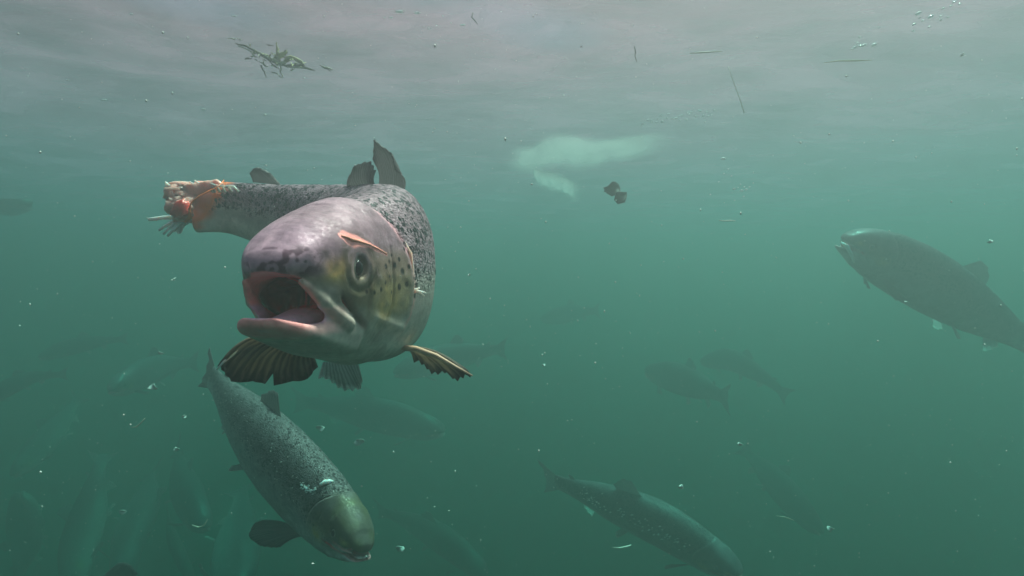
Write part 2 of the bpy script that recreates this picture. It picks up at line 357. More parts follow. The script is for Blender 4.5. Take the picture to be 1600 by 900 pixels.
class Spine:
    def __init__(s,pts,ups,xs=None,L=.742):
        pts=np.array(pts,float); ups=np.array(ups,float); n=len(pts)
        e=np.vstack([2*pts[0]-pts[1],pts,2*pts[-1]-pts[-2]]); out=[];uo=[]
        for i in range(n-1):
            p0,p1,p2,p3=e[i:i+4]
            for t in np.linspace(0,1,60,endpoint=(i==n-2)):
                out.append(.5*((2*p1)+(-p0+p2)*t+(2*p0-5*p1+4*p2-p3)*t*t+(-p0+3*p1-3*p2+p3)*t**3)); uo.append(ups[i]*(1-t)+ups[i+1]*t)
        s.p=np.array(out); s.u=np.array(uo); d=np.linalg.norm(np.diff(s.p,axis=0),axis=1); s.s=np.concatenate([[0],np.cumsum(d)])
        s.len=s.s[-1]; s.sc=s.len/L
        T=np.gradient(s.p,axis=0); k=np.ones(15)/15
        T=np.stack([np.convolve(np.pad(T[:,i],7,mode='edge'),k,'valid') for i in range(3)],1)
        s.T=T/np.linalg.norm(T,axis=1)[:,None]
        s.off=0
    def at(s,V,sc=None):
        V=np.atleast_2d(V); sc=sc or s.sc; a=np.where(V[:,0]<.16,V[:,0]*sc,.16*sc+(V[:,0]-.16)*(s.len-.16*sc)/(.742-.16))
        f=lambda A:np.stack([np.interp(a,s.s,A[:,i]) for i in range(3)],1)
        p=f(s.p); T=f(s.T); T/=np.linalg.norm(T,axis=1)[:,None]; u=f(s.u)
        p=p+T*(np.minimum(a,0)+np.maximum(a-s.len,0))[:,None]
        u=u-T*(u*T).sum(1)[:,None]; u/=np.linalg.norm(u,axis=1)[:,None]
        l=np.cross(u,-T)
        return p+l*(V[:,1]*sc)[:,None]+u*(V[:,2]*sc)[:,None]
def fin_mesh(base,tip,n=22,m=9,bow=(0,0,0),rag=.06,corr=.0009,seed=0,notch=()):
    """a fan of rays from the base line to the tip line, resampled; returns verts, faces, (u,v)"""
    base=np.array(base,float); tip=np.array(tip,float); r=np.random.RandomState(seed)
    def rs(A,k):
        t=np.linspace(0,len(A)-1,k); i=np.minimum(t.astype(int),len(A)-2); f=(t-i)[:,None]
        if len(A)>2:
            e=np.vstack([2*A[0]-A[1],A,2*A[-1]-A[-2]]); p0,p1,p2,p3=e[i],e[i+1],e[i+2],e[i+3]
            return .5*((2*p1)+(-p0+p2)*f+(2*p0-5*p1+4*p2-p3)*f*f+(-p0+3*p1-3*p2+p3)*f**3)
        return A[i]*(1-f)+A[i+1]*f
    B=rs(base,n*2+1); T=rs(tip,n*2+1); V=[];UV=[]
    rg=1-rag*np.convolve(r.rand(2*n+5),np.ones(5)/5,'valid')*1.4-np.where(np.arange(2*n+1)%2,rag*.35,0)
    for a in notch: rg[int(a*2*n)]*=.84
    nm=np.cross(T[n]-B[n],B[-1]-B[0]); nm=nm/(np.linalg.norm(nm)+1e-9)
    for i in range(2*n+1):
        for j in range(m+1):
            v=j/m; w=v*rg[i] if j>m*.5 else v*(1+(rg[i]-1)*v)
            w=v*(1+(rg[i]-1)*v*v)
            p=B[i]*(1-w)+T[i]*w+np.array(bow)*math.sin(math.pi*w)+nm*corr*(1 if i%2 else -1)*(.3+v)
            p=p+nm*.0008*math.sin(i*.7+seed)*v*v*3
            V.append(p); UV.append((i/(2*n),v,0))
    Fc=[(i*(m+1)+j,(i+1)*(m+1)+j,(i+1)*(m+1)+j+1,i*(m+1)+j+1) for i in range(2*n) for j in range(m)]
    return np.array(V),Fc,np.array(UV)
# ---------------- materials
def new_mat(name):
    m=bpy.data.materials.new(name); m.use_nodes=True; t=m.node_tree; return m,t,t.nodes['Principled BSDF'],t.nodes.new,t.links.new
def simple(name,col,rough=.5,var=.25,scale=150,spec=.3,trans=0,sss=0):
    m,t,b,N,L=new_mat(name)
    a=N('ShaderNodeAttribute'); a.attribute_name='rest'; n=N('ShaderNodeTexNoise'); n.inputs['Scale'].default_value=scale; n.inputs['Detail'].default_value=4
    L(a.outputs['Vector'],n.inputs['Vector']); r=N('ShaderNodeMapRange'); r.inputs['To Min'].default_value=1-var; r.inputs['To Max'].default_value=1+var; L(n.outputs[0],r.inputs['Value'])
    x=N('ShaderNodeVectorMath'); x.operation='SCALE'; x.inputs[0].default_value=col; L(r.outputs[0],x.inputs['Scale']); L(x.outputs[0],b.inputs['Base Color'])
    b.inputs['Roughness'].default_value=rough; b.inputs['Specular IOR Level'].default_value=spec
    if sss: b.inputs['Subsurface Weight'].default_value=sss; b.inputs['Subsurface Radius'].default_value=(1,.5,.4); b.inputs['Subsurface Scale'].default_value=.012
    if trans: b.inputs['Alpha'].default_value=1-trans
    return m
def skin_mat(name,spot_scale=190.,metal=.10,spot_thr=.54,spec=.14):
    m,t,b,N,L=new_mat(name)
    rest=N('ShaderNodeAttribute'); rest.attribute_name='rest'; ti=N('ShaderNodeAttribute'); ti.attribute_name='tint'
    # warped coordinates for irregular spots
    nz=N('ShaderNodeTexNoise'); nz.inputs['Scale'].default_value=220; L(rest.outputs['Vector'],nz.inputs['Vector'])
    wv=N('ShaderNodeVectorMath'); wv.operation='SCALE'; wv.inputs['Scale'].default_value=.006; L(nz.outputs['Color'],wv.inputs[0])
    ad=N('ShaderNodeVectorMath'); L(rest.outputs['Vector'],ad.inputs[0]); L(wv.outputs[0],ad.inputs[1])
    v=N('ShaderNodeTexVoronoi'); v.inputs['Scale'].default_value=spot_scale; L(ad.outputs[0],v.inputs['Vector'])
    sx=N('ShaderNodeSeparateColor'); L(v.outputs['Color'],sx.inputs[0])
    th=N('ShaderNodeMapRange'); th.inputs['To Min'].default_value=.0; th.inputs['To Max'].default_value=spot_thr*1.35; L(sx.outputs[0],th.inputs['Value'])
    sb=N('ShaderNodeMath'); sb.operation='SUBTRACT'; L(th.outputs[0],sb.inputs[0]); L(v.outputs['Distance'],sb.inputs[1])
    mr=N('ShaderNodeMapRange'); mr.inputs['From Min'].default_value=-.03; mr.inputs['From Max'].default_value=.07; L(sb.outputs[0],mr.inputs['Value'])
    mm=N('ShaderNodeMath'); mm.operation='MULTIPLY'; L(mr.outputs[0],mm.inputs[0]); L(ti.outputs['Alpha'],mm.inputs[1])
    # scales
    mp=N('ShaderNodeMapping'); mp.inputs['Scale'].default_value=(1,1,1.3); L(rest.outputs['Vector'],mp.inputs['Vector'])
    sc=N('ShaderNodeTexVoronoi'); sc.inputs['Scale'].default_value=330; L(mp.outputs[0],sc.inputs['Vector'])
    sr=N('ShaderNodeSeparateColor'); L(sc.outputs['Color'],sr.inputs[0])
    scv=N('ShaderNodeMapRange'); scv.inputs['To Min'].default_value=.72; scv.inputs['To Max'].default_value=1.28; L(sr.outputs[1],scv.inputs['Value'])
    scm=N('ShaderNodeMix'); scm.data_type='FLOAT'; scm.inputs[2].default_value=1; L(ti.outputs['Alpha'],scm.inputs[0]); L(scv.outputs[0],scm.inputs[3])
    n2=N('ShaderNodeTexNoise'); n2.inputs['Scale'].default_value=45; n2.inputs['Detail'].default_value=9; n2.inputs['Roughness'].default_value=.74; L(rest.outputs['Vector'],n2.inputs['Vector'])
    r2=N('ShaderNodeMapRange'); r2.inputs['From Min'].default_value=.25; r2.inputs['From Max'].default_value=.75; r2.inputs['To Min'].default_value=.72; r2.inputs['To Max'].default_value=1.28; L(n2.outputs[0],r2.inputs['Value'])
    mu=N('ShaderNodeMath'); mu.operation='MULTIPLY'; L(r2.outputs[0],mu.inputs[0]); L(scm.outputs[0],mu.inputs[1])
    cs=N('ShaderNodeVectorMath'); cs.operation='SCALE'; L(ti.outputs['Color'],cs.inputs[0]); L(mu.outputs[0],cs.inputs['Scale'])
    mx=N('ShaderNodeMix'); mx.data_type='RGBA'; L(mm.outputs[0],mx.inputs[0]); L(cs.outputs[0],mx.inputs[6]); mx.inputs[7].default_value=(.022,.022,.024,1)
    L(mx.outputs[2],b.inputs['Base Color'])
    b.inputs['Metallic'].default_value=metal; b.inputs['Specular IOR Level'].default_value=spec
    rr=N('ShaderNodeMapRange'); rr.inputs['To Min'].default_value=.30; rr.inputs['To Max'].default_value=.66; L(sr.outputs[2],rr.inputs['Value']); L(rr.outputs[0],b.inputs['Roughness'])
    bp=N('ShaderNodeBump'); bp.inputs['Strength'].default_value=.8; bp.inputs['Distance'].default_value=.0011
    ha=N('ShaderNodeMath'); ha.operation='MULTIPLY_ADD'; L(sc.outputs['Distance'],ha.inputs[0]); L(ti.outputs['Alpha'],ha.inputs[1]); L(n2.outputs[0],ha.inputs[2]); L(ha.outputs[0],bp.inputs['Height'])
    L(bp.outputs[0],b.inputs['Normal'])
    return m
def fin_mat(name,c0,c1,edge,rays=22,alpha=1.,dk=.5):
    """colour from base (c0) to margin (c1, edge) with darker rays; rest = (across, along)"""
    m,t,b,N,L=new_mat(name)
    a=N('ShaderNodeAttribute'); a.attribute_name='rest'; s=N('ShaderNodeSeparateXYZ'); L(a.outputs['Vector'],s.inputs[0])
    cr=N('ShaderNodeValToRGB'); e=cr.color_ramp.elements; e[0].color=(*c0,1); e[0].position=.05; e[1].color=(*edge,1); e[1].position=.99
    k=e.new(.8); k.color=(*c1,1); 
    n=N('ShaderNodeTexNoise'); n.inputs['Scale'].default_value=9; n.inputs['Detail'].default_value=5
    mpp=N('ShaderNodeMapping'); mpp.inputs['Scale'].default_value=(3.,.6,1); L(a.outputs['Vector'],mpp.inputs['Vector']); L(mpp.outputs[0],n.inputs['Vector'])
    ad=N('ShaderNodeMath'); ad.operation='MULTIPLY_ADD'; ad.inputs[1].default_value=.35; L(n.outputs[0],ad.inputs[0]); 
    sb=N('ShaderNodeMath'); sb.operation='SUBTRACT'; sb.inputs[1].default_value=.17; L(s.outputs['Y'],sb.inputs[0]); L(sb.outputs[0],ad.inputs[2]); L(ad.outputs[0],cr.inputs[0])
    w=N('ShaderNodeMath'); w.operation='MULTIPLY'; w.inputs[1].default_value=rays*2*math.pi; L(s.outputs['X'],w.inputs[0])
    w2=N('ShaderNodeMath'); w2.operation='MULTIPLY_ADD'; w2.inputs[1].default_value=5.; L(n.outputs[0],w2.inputs[0]); L(w.outputs[0],w2.inputs[2])
    si=N('ShaderNodeMath'); si.operation='SINE'; L(w2.outputs[0],si.inputs[0])
    r=N('ShaderNodeMapRange'); r.inputs['From Min'].default_value=-1; r.inputs['To Min'].default_value=dk; r.inputs['To Max'].default_value=1.2; L(si.outputs[0],r.inputs['Value'])
    sc=N('ShaderNodeVectorMath'); sc.operation='SCALE'; L(cr.outputs[0],sc.inputs[0]); L(r.outputs[0],sc.inputs['Scale']); L(sc.outputs[0],b.inputs['Base Color'])
    b.inputs['Roughness'].default_value=.45; b.inputs['Specular IOR Level'].default_value=.3; b.inputs['Alpha'].default_value=alpha
    tr=N('ShaderNodeBsdfTranslucent'); g=N('ShaderNodeVectorMath'); g.operation='SCALE'; g.inputs['Scale'].default_value=1.8; L(sc.outputs[0],g.inputs[0]); L(g.outputs[0],tr.inputs['Color'])
    mx=N('ShaderNodeMixShader'); mx.inputs[0].default_value=.45; L(b.outputs[0],mx.inputs[1]); L(tr.outputs[0],mx.inputs[2])
    out=[q for q in t.nodes if q.type=='OUTPUT_MATERIAL'][0]; L(mx.outputs[0],out.inputs['Surface'])
    return m
M={}
M['skin']=skin_mat('salmon_skin'); M['skin_far']=skin_mat('salmon_skin_far',spot_scale=170.,metal=.20,spot_thr=.46)
M['pect']=fin_mat('pectoral_membrane',(.48,.37,.27),(.24,.19,.14),(.03,.028,.026),rays=15,dk=.30)
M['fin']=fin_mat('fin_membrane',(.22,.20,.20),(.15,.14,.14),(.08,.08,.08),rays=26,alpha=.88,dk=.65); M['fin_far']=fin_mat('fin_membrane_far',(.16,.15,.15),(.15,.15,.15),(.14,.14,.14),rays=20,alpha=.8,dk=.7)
M['finpale']=fin_mat('pale_fin_membrane',(.40,.40,.40),(.45,.45,.43),(.75,.75,.72),rays=12,alpha=.6,dk=.6)
M['flesh']=simple('raw_flesh',(1.0,.12,.10),.35,.45,220,.5,sss=.6); M['fleshpink']=simple('pink_flesh',(1.0,.40,.34),.35,.35,260,.5,sss=.7)
M['orange']=simple('orange_wound_edge',(1.0,.19,.035),.4,.3,200,.5)
M['ray']=simple('bare_fin_ray',(1.0,.80,.72),.4,.15,300,.5,sss=.7); M['bone_and_glint']=simple('white_bone_and_glint',(1.,.97,.93),.4,.1,200,.5,sss=.5)
M['glint']=simple('painted_scale_glint',(.95,.97,.92),.3,.3,200,.6); M['iris']=simple('eye_iris',(.40,.37,.31),.25,.5,320,.4); M['pupil']=simple('eye_pupil',(.004,.004,.006),.12,.1,100,.4)
def ellipsoid(c,ax,ay,az,n=20,m=14):
    V=[];Fc=[]
    for i in range(m+1):
        th=math.pi*i/m
        for j in range(n):
            ph=2*math.pi*j/n; V.append(c+ax*math.sin(th)*math.cos(ph)+ay*math.sin(th)*math.sin(ph)+az*math.cos(th))
    for i in range(m):
        for j in range(n): Fc.append((i*n+j,i*n+(j+1)%n,(i+1)*n+(j+1)%n,(i+1)*n+j))
    return np.array(V),Fc
def tube(pts,rad,k=8,flat=1.,seed=None):
    pts=np.array(pts,float); n=len(pts); rad=np.broadcast_to(rad,(n,)); T=np.gradient(pts,axis=0); T/=np.linalg.norm(T,axis=1)[:,None]+1e-12
    ref=np.array((.13,.21,.92)); V=[]
    for i in range(n):
        a=np.cross(T[i],ref); a/=np.linalg.norm(a); b=np.cross(T[i],a)
        for j in range(k):
            q=2*math.pi*j/k; V.append(pts[i]+rad[i]*(a*math.cos(q)+flat*b*math.sin(q)))
    Fc=[(i*k+j,i*k+(j+1)%k,(i+1)*k+(j+1)%k,(i+1)*k+j) for i in range(n-1) for j in range(k)]
    Fc.append(tuple(range(k))[::-1]); Fc.append(tuple((n-1)*k+j for j in range(k)))
    return np.array(V),Fc
def fish(label,spine,gape=0.12,res=.0022,group='salmon swimming in the pen',fins=None,skin=None,fsc=1.,hero=False,dark=1.,olive=0,sc=None,skip=(),eyes=(1,-1)):
    sp=Spine(*spine); s=sc or sp.sc
    open('/tmp/fish.log','a').write('%s %.3f\n'%(label[:50],sp.sc))
    V,Q=salmon_template(gape,res); W=sp.at(V,s)
    root=empty('salmon',sp.at([[.3,0,0]],s)[0]); tag(root,label,'fish',group)
    tint=salmon_tint(V,gape,hero,dark,olive)
    if hero:
        k=(.022*(vnoise(V*55,41)-.5)+.014*(vnoise(V*150,42)-.5))*sstep(-.002,.008,V[:,2]+.012*(V[:,0]>.05)); V=V.copy(); W=sp.at(V*np.stack([np.ones(len(V)),1+k,1+k],1),s)
    build('body',W,Q,skin or (M['skin'] if hero else M['skin_far']),root,tint=tint,rest=V)
    r=.0098
    for sd in eyes:
        c=np.array((.064,sd*.0312,.008))
        E,Fc=ellipsoid(np.zeros(3),np.array((.0100,0,0)),np.array((0,0,.0100)),np.array((0,.0084*sd,0)))
        e=build('eye',sp.at(E+c,s),[f[::-1] for f in Fc] if sd>0 else Fc,M['iris'],root)
        c2=c+np.array((-.0006,sd*.0064,0.0)); E,Fc=ellipsoid(np.zeros(3),np.array((.0054,0,0)),np.array((0,0,.0062)),np.array((0,.0032*sd,0)),16,10)
        build('pupil',sp.at(E+c2,s),Fc,M['pupil'],e)
    if fins is None: fins={}
    def f(name,key,base,tip,mat,n=12,m=5,rag=.05,seed=1,sol=.0014,corr=.0006,bow=(0,0,0)):
        if key in skip: return
        bc=np.array(base,float); tc=np.array(tip,float)
        if fsc!=1: tc=tc*fsc+(bc.mean(0))*(1-fsc)
        if mat is M['fin'] and not hero: mat=M['fin_far']
        Vf,Ff,UV=fin_mesh(bc,tc,n,m,bow,rag,corr,seed); build(name,sp.at(Vf,s),Ff,mat,root,rest=UV,solid=sol*s*.6)
    zt=lambda x:float(lerp(x,BX,BT))-.004; zb=lambda x:float(lerp(x,BX,BB))+.004; wd=lambda x:float(lerp(x,BX,BW))
    f('dorsal_fin','dorsal',[(x,0,zt(x)) for x in(.355,.385,.415,.45)],[(.392,0,.150),(.428,.004,.146),(.452,.004,.126),(.478,0,.098)],M['fin'])
    f('adipose_fin','adipose',[(.628,0,zt(.628)),(.640,0,zt(.64)),(.652,0,zt(.652))],[(.640,0,.056),(.660,0,.066),(.668,0,.056)],M['fin'],5,4,.0)
    f('tail_fin','tail',[(.724,0,z) for z in(-.032,-.012,.012,.032)],[(.838,.004,-.098),(.808,0,-.036),(.808,0,.036),(.838,-.004,.098)],M['fin'],16,7,.04)
    f('anal_fin','anal',[(x,0,zb(x)) for x in(.545,.570,.60)],[(.578,0,-.112),(.604,0,-.092),(.622,0,-.066)],M['finpale'])
    for sd in(1,-1):
        k='L' if sd>0 else 'R'
        f('pelvic_fin','pelvic'+k,[(.400,sd*.026,-.074),(.410,sd*.024,-.076),(.424,sd*.020,-.074)],[(.442,sd*.052,-.112),(.458,sd*.044,-.112),(.462,sd*.030,-.100)],M['finpale'])
        f('pectoral_fin','pectoral'+k,[(.150,sd*.036,-.052),(.156,sd*.034,-.060),(.160,sd*.030,-.066)],[(.225,sd*.100,-.088),(.242,sd*.080,-.104),(.226,sd*.052,-.108)],M['fin'],14,6)
    return root,sp
# ---------------- the near salmon
U0=(0,0,1)
hs=[P(410,437,.365),P(472,436,.410),P(525,434,.458),P(572,432,.508),P(598,424,.575),P(594,406,.645),P(545,381,.715),P(460,350,.76),P(370,328,.765),P(294,322,.730)]
hero,hsp=fish('large spotted salmon facing the camera with gaping mouth, scarred head and torn tail',(hs,[U0]*len(hs)),gape=1.0,res=.00095,hero=True,
  skip=('dorsal','adipose','tail','anal','pelvicL','pelvicR','pectoralL','pectoralR'),sc=.92)
def hfin(name,base,tip,mat,**k):
    sol=k.pop('sol',.0012)
    Vf,Ff,UV=fin_mesh([P(*b) for b in base],[P(*b) for b in tip],**k); return build(name,Vf,Ff,mat,hero,rest=UV,solid=sol)
M['ray2']=simple('leading_ray_brown',(.75,.42,.28),.5,.4,120,.3)
o=hfin('pectoral_fin',[(455,520,.512),(478,535,.520),(500,548,.530)],[(337,577,.490),(360,597,.497),(400,603,.505),(440,604,.515),(475,597,.525),(500,580,.535)],M['pect'],n=15,m=12,rag=.05,corr=.0011,seed=3,bow=(-.004,-.006,.010),notch=(.5,))
o['label']='broad dark brown fin spread below the chin, with a pale leading edge'
Vt,Ft=tube([P(450,519,.510),P(410,528,.505),P(375,545,.497),P(350,565,.491),P(338,578,.489)],[.0022,.0018,.0014,.0010,.0006]); build('leading_ray',Vt,Ft,M['ray'],o)
o=hfin('pectoral_fin',[(612,540,.520),(618,545,.525),(624,552,.53)],[(744,588,.500),(728,593,.510),(706,590,.52),(680,582,.53),(648,568,.54)],M['pect'],n=12,m=10,rag=.06,corr=.0010,seed=5,bow=(.002,0,.008))
Vt,Ft=tube([P(615,541,.52),P(650,545,.513),P(682,556,.508),P(712,573,.503),P(738,587,.499)],[.0022,.0024,.0020,.0013,.0006]); build('leading_ray',Vt,Ft,M['ray2'],o)
# pelvic
hfin('pelvic_fin',[(505,566,.60),(530,568,.61),(560,570,.62)],[(498,591,.58),(530,606,.58),(562,617,.58),(568,597,.60)],M['finpale'],n=9,m=6,rag=.12,seed=6)
# dorsal: an upright lobe and a curled shorter one
o=hfin('dorsal_fin',[(632,296,.66),(612,300,.67),(590,302,.69)],[(621,268,.655),(606,236,.655),(582,217,.66),(586,252,.67)],M['fin'],n=10,m=10,rag=.03,seed=7,bow=(.004,0,.002),corr=.0006,sol=.0018)
o['label']='split back fin, one lobe upright and one curled over'
Vf,Ff,UV=fin_mesh([P(612,300,.67),P(592,303,.69),P(572,302,.72)],[P(590,262,.655),P(572,252,.66),P(556,256,.67),P(548,272,.68)],n=8,m=10,bow=(-.010,-.006,-.006),rag=.05,seed=8); build('curled_lobe',Vf,Ff,M['fin'],o,rest=UV,solid=.0024)
hfin('adipose_fin',[(395,284,.775),(415,286,.78),(437,288,.785)],[(391,270,.77),(401,262,.77),(420,271,.775)],M['fin'],n=6,m=6,rag=.0,seed=9,corr=.0003,sol=.005)
# torn tail: pink flesh, orange rim, bare rays
def tail():
    Vt=[];r=np.random.RandomState(4)
    V,Fc,UV=fin_mesh([P(312,292,.735),P(304,308,.725),P(300,325,.715),P(298,344,.725)],[P(262,288,.72),P(261,305,.715),P(264,322,.71),P(272,342,.715)],12,10,(0,-.004,0),.10,.0012,4)
    V=V+(vnoise(V*230,3)[:,None]-.5)*np.array((.005,.009,.005)); w=build('raw_tail_stump',V,Fc,M['fleshpink'],hero,solid=.009)
    w['label']='raw pink stump where the tail fin has rotted away'
    V,Fc=tube([P(352,283,.728),P(342,292,.722),P(328,301,.716),P(312,307,.712),P(301,314,.708),P(297,326,.706),P(297,338,.710),P(290,346,.712),P(280,345,.712)],[.0004,.0007,.0009,.0010,.0014,.0020,.0018,.0012,.0006],flat=.8)
    V=V+(np.stack([vnoise(V*350,6),vnoise(V*350,16),vnoise(V*350,26)],1)-.5)*.006; build('torn_skin_edge',V,Fc,M['orange'],w)
    V,Fc=ellipsoid(P(282,326,.705),P(293,326,.705)-P(281,326,.705),np.array((0,.005,0)),P(281,311,.705)-P(281,325,.705),16,12); V=V+(vnoise(V*420,8)[:,None]-.5)*.007
    build('raw_flesh',V,Fc,M['flesh'],w)
    V,Fc,UV=fin_mesh([P(348,288,.735),P(330,298,.730),P(312,306,.726),P(296,312,.722)],[P(338,284,.735),P(318,286,.73),P(296,287,.726),P(276,292,.722)],12,6,(0,-.003,0),.15,.001,9)
    build('flesh_ridge',V,Fc,M['fleshpink'],w,solid=.007)
    for i in range(12):
        x=268+i*8.0; bx=x+12+r.rand()*6; l=r.rand()*6
        V,Fc=tube([P(bx,302-i*.2,.728),P((x+bx)/2+1,291,.727),P(x-4,281+abs(i-5)*1.2+l*.5,.726)],[.0016,.0013,.0008],5); build('bare_fin_ray',V,Fc,M['ray'],w)
    for a,b,rd in(((284,340),(232,343),.0017),((280,342),(248,360),.0012),((286,344),(262,369),.0013),((280,343),(255,366),.0010),((288,345),(270,362),.0011)):
        V,Fc=tube([P(*a,.72),P((a[0]+b[0])/2,(a[1]+b[1])/2-1.5,.718),P(*b,.716)],[rd*1.8,rd*1.5,rd*1.2],6); build('bare_fin_ray',V,Fc,M['bone_and_glint'],w)
    V,Fc,UV=fin_mesh([P(292,343,.722),P(284,345,.722),P(276,344,.722)],[P(296,352,.72),P(276,368,.718),P(252,352,.716)],8,5,rag=.25,seed=3); build('frayed_membrane',V,Fc,M['finpale'],w,rest=UV,solid=.0006)
    V,Fc,UV=fin_mesh([P(272,322,.718),P(276,312,.72),P(285,304,.722)],[P(257,320,.714),P(256,300,.714),P(257,283,.714)],8,5,rag=.06,seed=5); build('frayed_membrane',V,Fc,M['ray'],w,rest=UV,solid=.0012)
tail()
# surface wounds: thin raised strips that follow the skin
_HV=salmon_template(1.0,.00095)[0]; _HV=_HV[_HV[:,1]>.015]
def on_skin(x,z,side=1,out=-.0006):
    """point on the flank of the hero in straight space"""
    q=_HV[np.argsort((_HV[:,0]-x)**2+(_HV[:,2]-z)**2)[:6]].mean(0); return (q[0],q[1]+out,q[2])
def skin_strip(pts,rad,flat=.35):
    L=[on_skin(x,z) for x,z in pts]; return hsp.at(np.array(L),.92)
M['scar']=simple('scar_flesh',(1.0,.36,.27),.5,.25,240,.3)
p=skin_strip([(.046,.0305),(.051,.0295),(.057,.0285),(.065,.0275),(.076,.0255),(.088,.0225),(.102,.0185)],0)
V,Fc=tube(p,[.0010,.0022,.0024,.0018,.0013,.0011,.0008],8,.6); V=V+(vnoise(V*400,2)[:,None]-.5)*.0016
w=build('scar_strip',V,Fc,M['scar'],hero); w['label']='salmon pink scar strip above the eye'
p=skin_strip([(.140,.036),(.146,.020),(.149,.006),(.150,-.008),(.148,-.022),(.143,-.036)],0)
V,Fc=tube(p,[.0007,.0013,.0018,.0022,.0024,.0010],8); V=V+(vnoise(V*380,4)[:,None]-.5)*.0050
w=build('gill_wound',V,Fc,M['fleshpink'],hero)
g0=hsp.at(np.array([on_skin(.150,-.012)]),.92)[0]
for dx,dz in((.012,-.002),(.011,-.0045),(.007,.002)):
    V,Fc=tube([g0,g0+np.array((dx*.6,-.002,dz*.4)),g0+np.array((dx,-.003,dz))],[.0014,.0008,.0005],5); build('frayed_strand',V,Fc,M['ray'],w)
# ---------------- the other salmon
r2,sp2=fish('grey salmon diving towards the lower centre, brassy head and white nape scar',([P(570,866,.84),P(532,818,.89),P(486,770,.95),P(428,708,1.04),P(382,654,1.14),P(350,615,1.23),P(328,586,1.31)],[(.60,-.45,.65)]*7),gape=.12,res=.0013,olive=.75,dark=.9,skin=M['skin_far'],fsc=.66,skip=('pelvicL','pectoralL','pectoralR'),sc=.73)
Vf,Ff,UV=fin_mesh([P(466,824,.95),P(470,831,.94),P(474,838,.93)],[P(408,812,1.0),P(388,826,1.02),P(390,844,1.0),P(410,855,.97),P(436,856,.95)],14,7,(0,0,.004),.05,.0006,12); build('pectoral_fin',Vf,Ff,M['fin_far'],r2,rest=UV,solid=.0010)
def patch(root,sp,name,label,pts,rad,mat,sc):
    V,Fc=tube(sp.at(np.array(pts),sc),rad,8); V=V+(vnoise(V*300,3)[:,None]-.5)*.002
    o=build(name,V,Fc,mat,root); o['label']=label
patch(r2,sp2,'nape_scar','white scar across the nape',[(.142,-.010,.071),(.146,-.018,.069),(.150,-.026,.066),(.153,-.033,.060)],[.0012,.0030,.0034,.0016],M['bone_and_glint'],.73)
def glints(root,sp,sc,gape,res,spots,side,size,label,mat):  # white flecks set on the skin in place of scale highlights
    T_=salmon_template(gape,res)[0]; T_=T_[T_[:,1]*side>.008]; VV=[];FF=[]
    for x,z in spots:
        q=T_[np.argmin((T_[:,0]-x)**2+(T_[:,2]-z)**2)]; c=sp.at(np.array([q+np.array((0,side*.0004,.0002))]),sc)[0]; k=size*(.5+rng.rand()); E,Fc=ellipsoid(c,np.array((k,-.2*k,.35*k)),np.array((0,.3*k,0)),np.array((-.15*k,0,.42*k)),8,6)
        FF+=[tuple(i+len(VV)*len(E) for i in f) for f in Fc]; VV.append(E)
    o=build('painted_glints',np.concatenate(VV),FF,mat,root); o['label']=label; o['kind']='stuff'
sx=.155+.034*rng.rand(30); glints(r2,sp2,.73,.12,.0013,list(zip(sx,.052-.016*rng.rand(30)-.18*(sx-.155))),-1,.0019,'patch of white flecks painted as scale glints behind the head',M['bone_and_glint'])
sx=.19+.40*rng.rand(60); glints(r2,sp2,.73,.12,.0013,list(zip(sx,.060*rng.rand(60))),-1,.0009,'scattered white flecks painted as glints on the flank',M['bone_and_glint'])
r3,sp3=fish('grey salmon on the right swimming left and upward with pale open lips',([P(1316,376,1.92),P(1362,392,1.95),P(1425,425,2.02),P(1490,464,2.11),P(1560,508,2.22),P(1622,546,2.33)],[(.30,-.25,.92)]*6),gape=.45,res=.0022,dark=.9,fsc=.7,sc=1.16)
patch(r3,sp3,'mouth_foam','white froth of skin at the open mouth',[(-.012,.012,-.004),(.0,.020,-.008),(.014,.024,-.020),(.028,.026,-.034)],[.003,.0065,.005,.003],M['bone_and_glint'],sp3.sc)
r4,sp4=fish('dark salmon swimming down to the right at the bottom edge, glinting line along its flank',([P(1158,900,1.78),P(1100,860,1.86),P(1030,818,1.95),P(950,784,2.06),P(895,763,2.16),P(866,752,2.22)],[(.25,-.62,.75)]*6),gape=.12,res=.0022,dark=.9,fsc=.8)
sx=.17+.42*rng.rand(90)**.8; glints(r4,sp4,sp4.sc,.12,.0022,list(zip(sx,.022+.012*rng.randn(90))),-1,.0036,'line of pale flecks painted as scale glints along the flank',M['glint'])
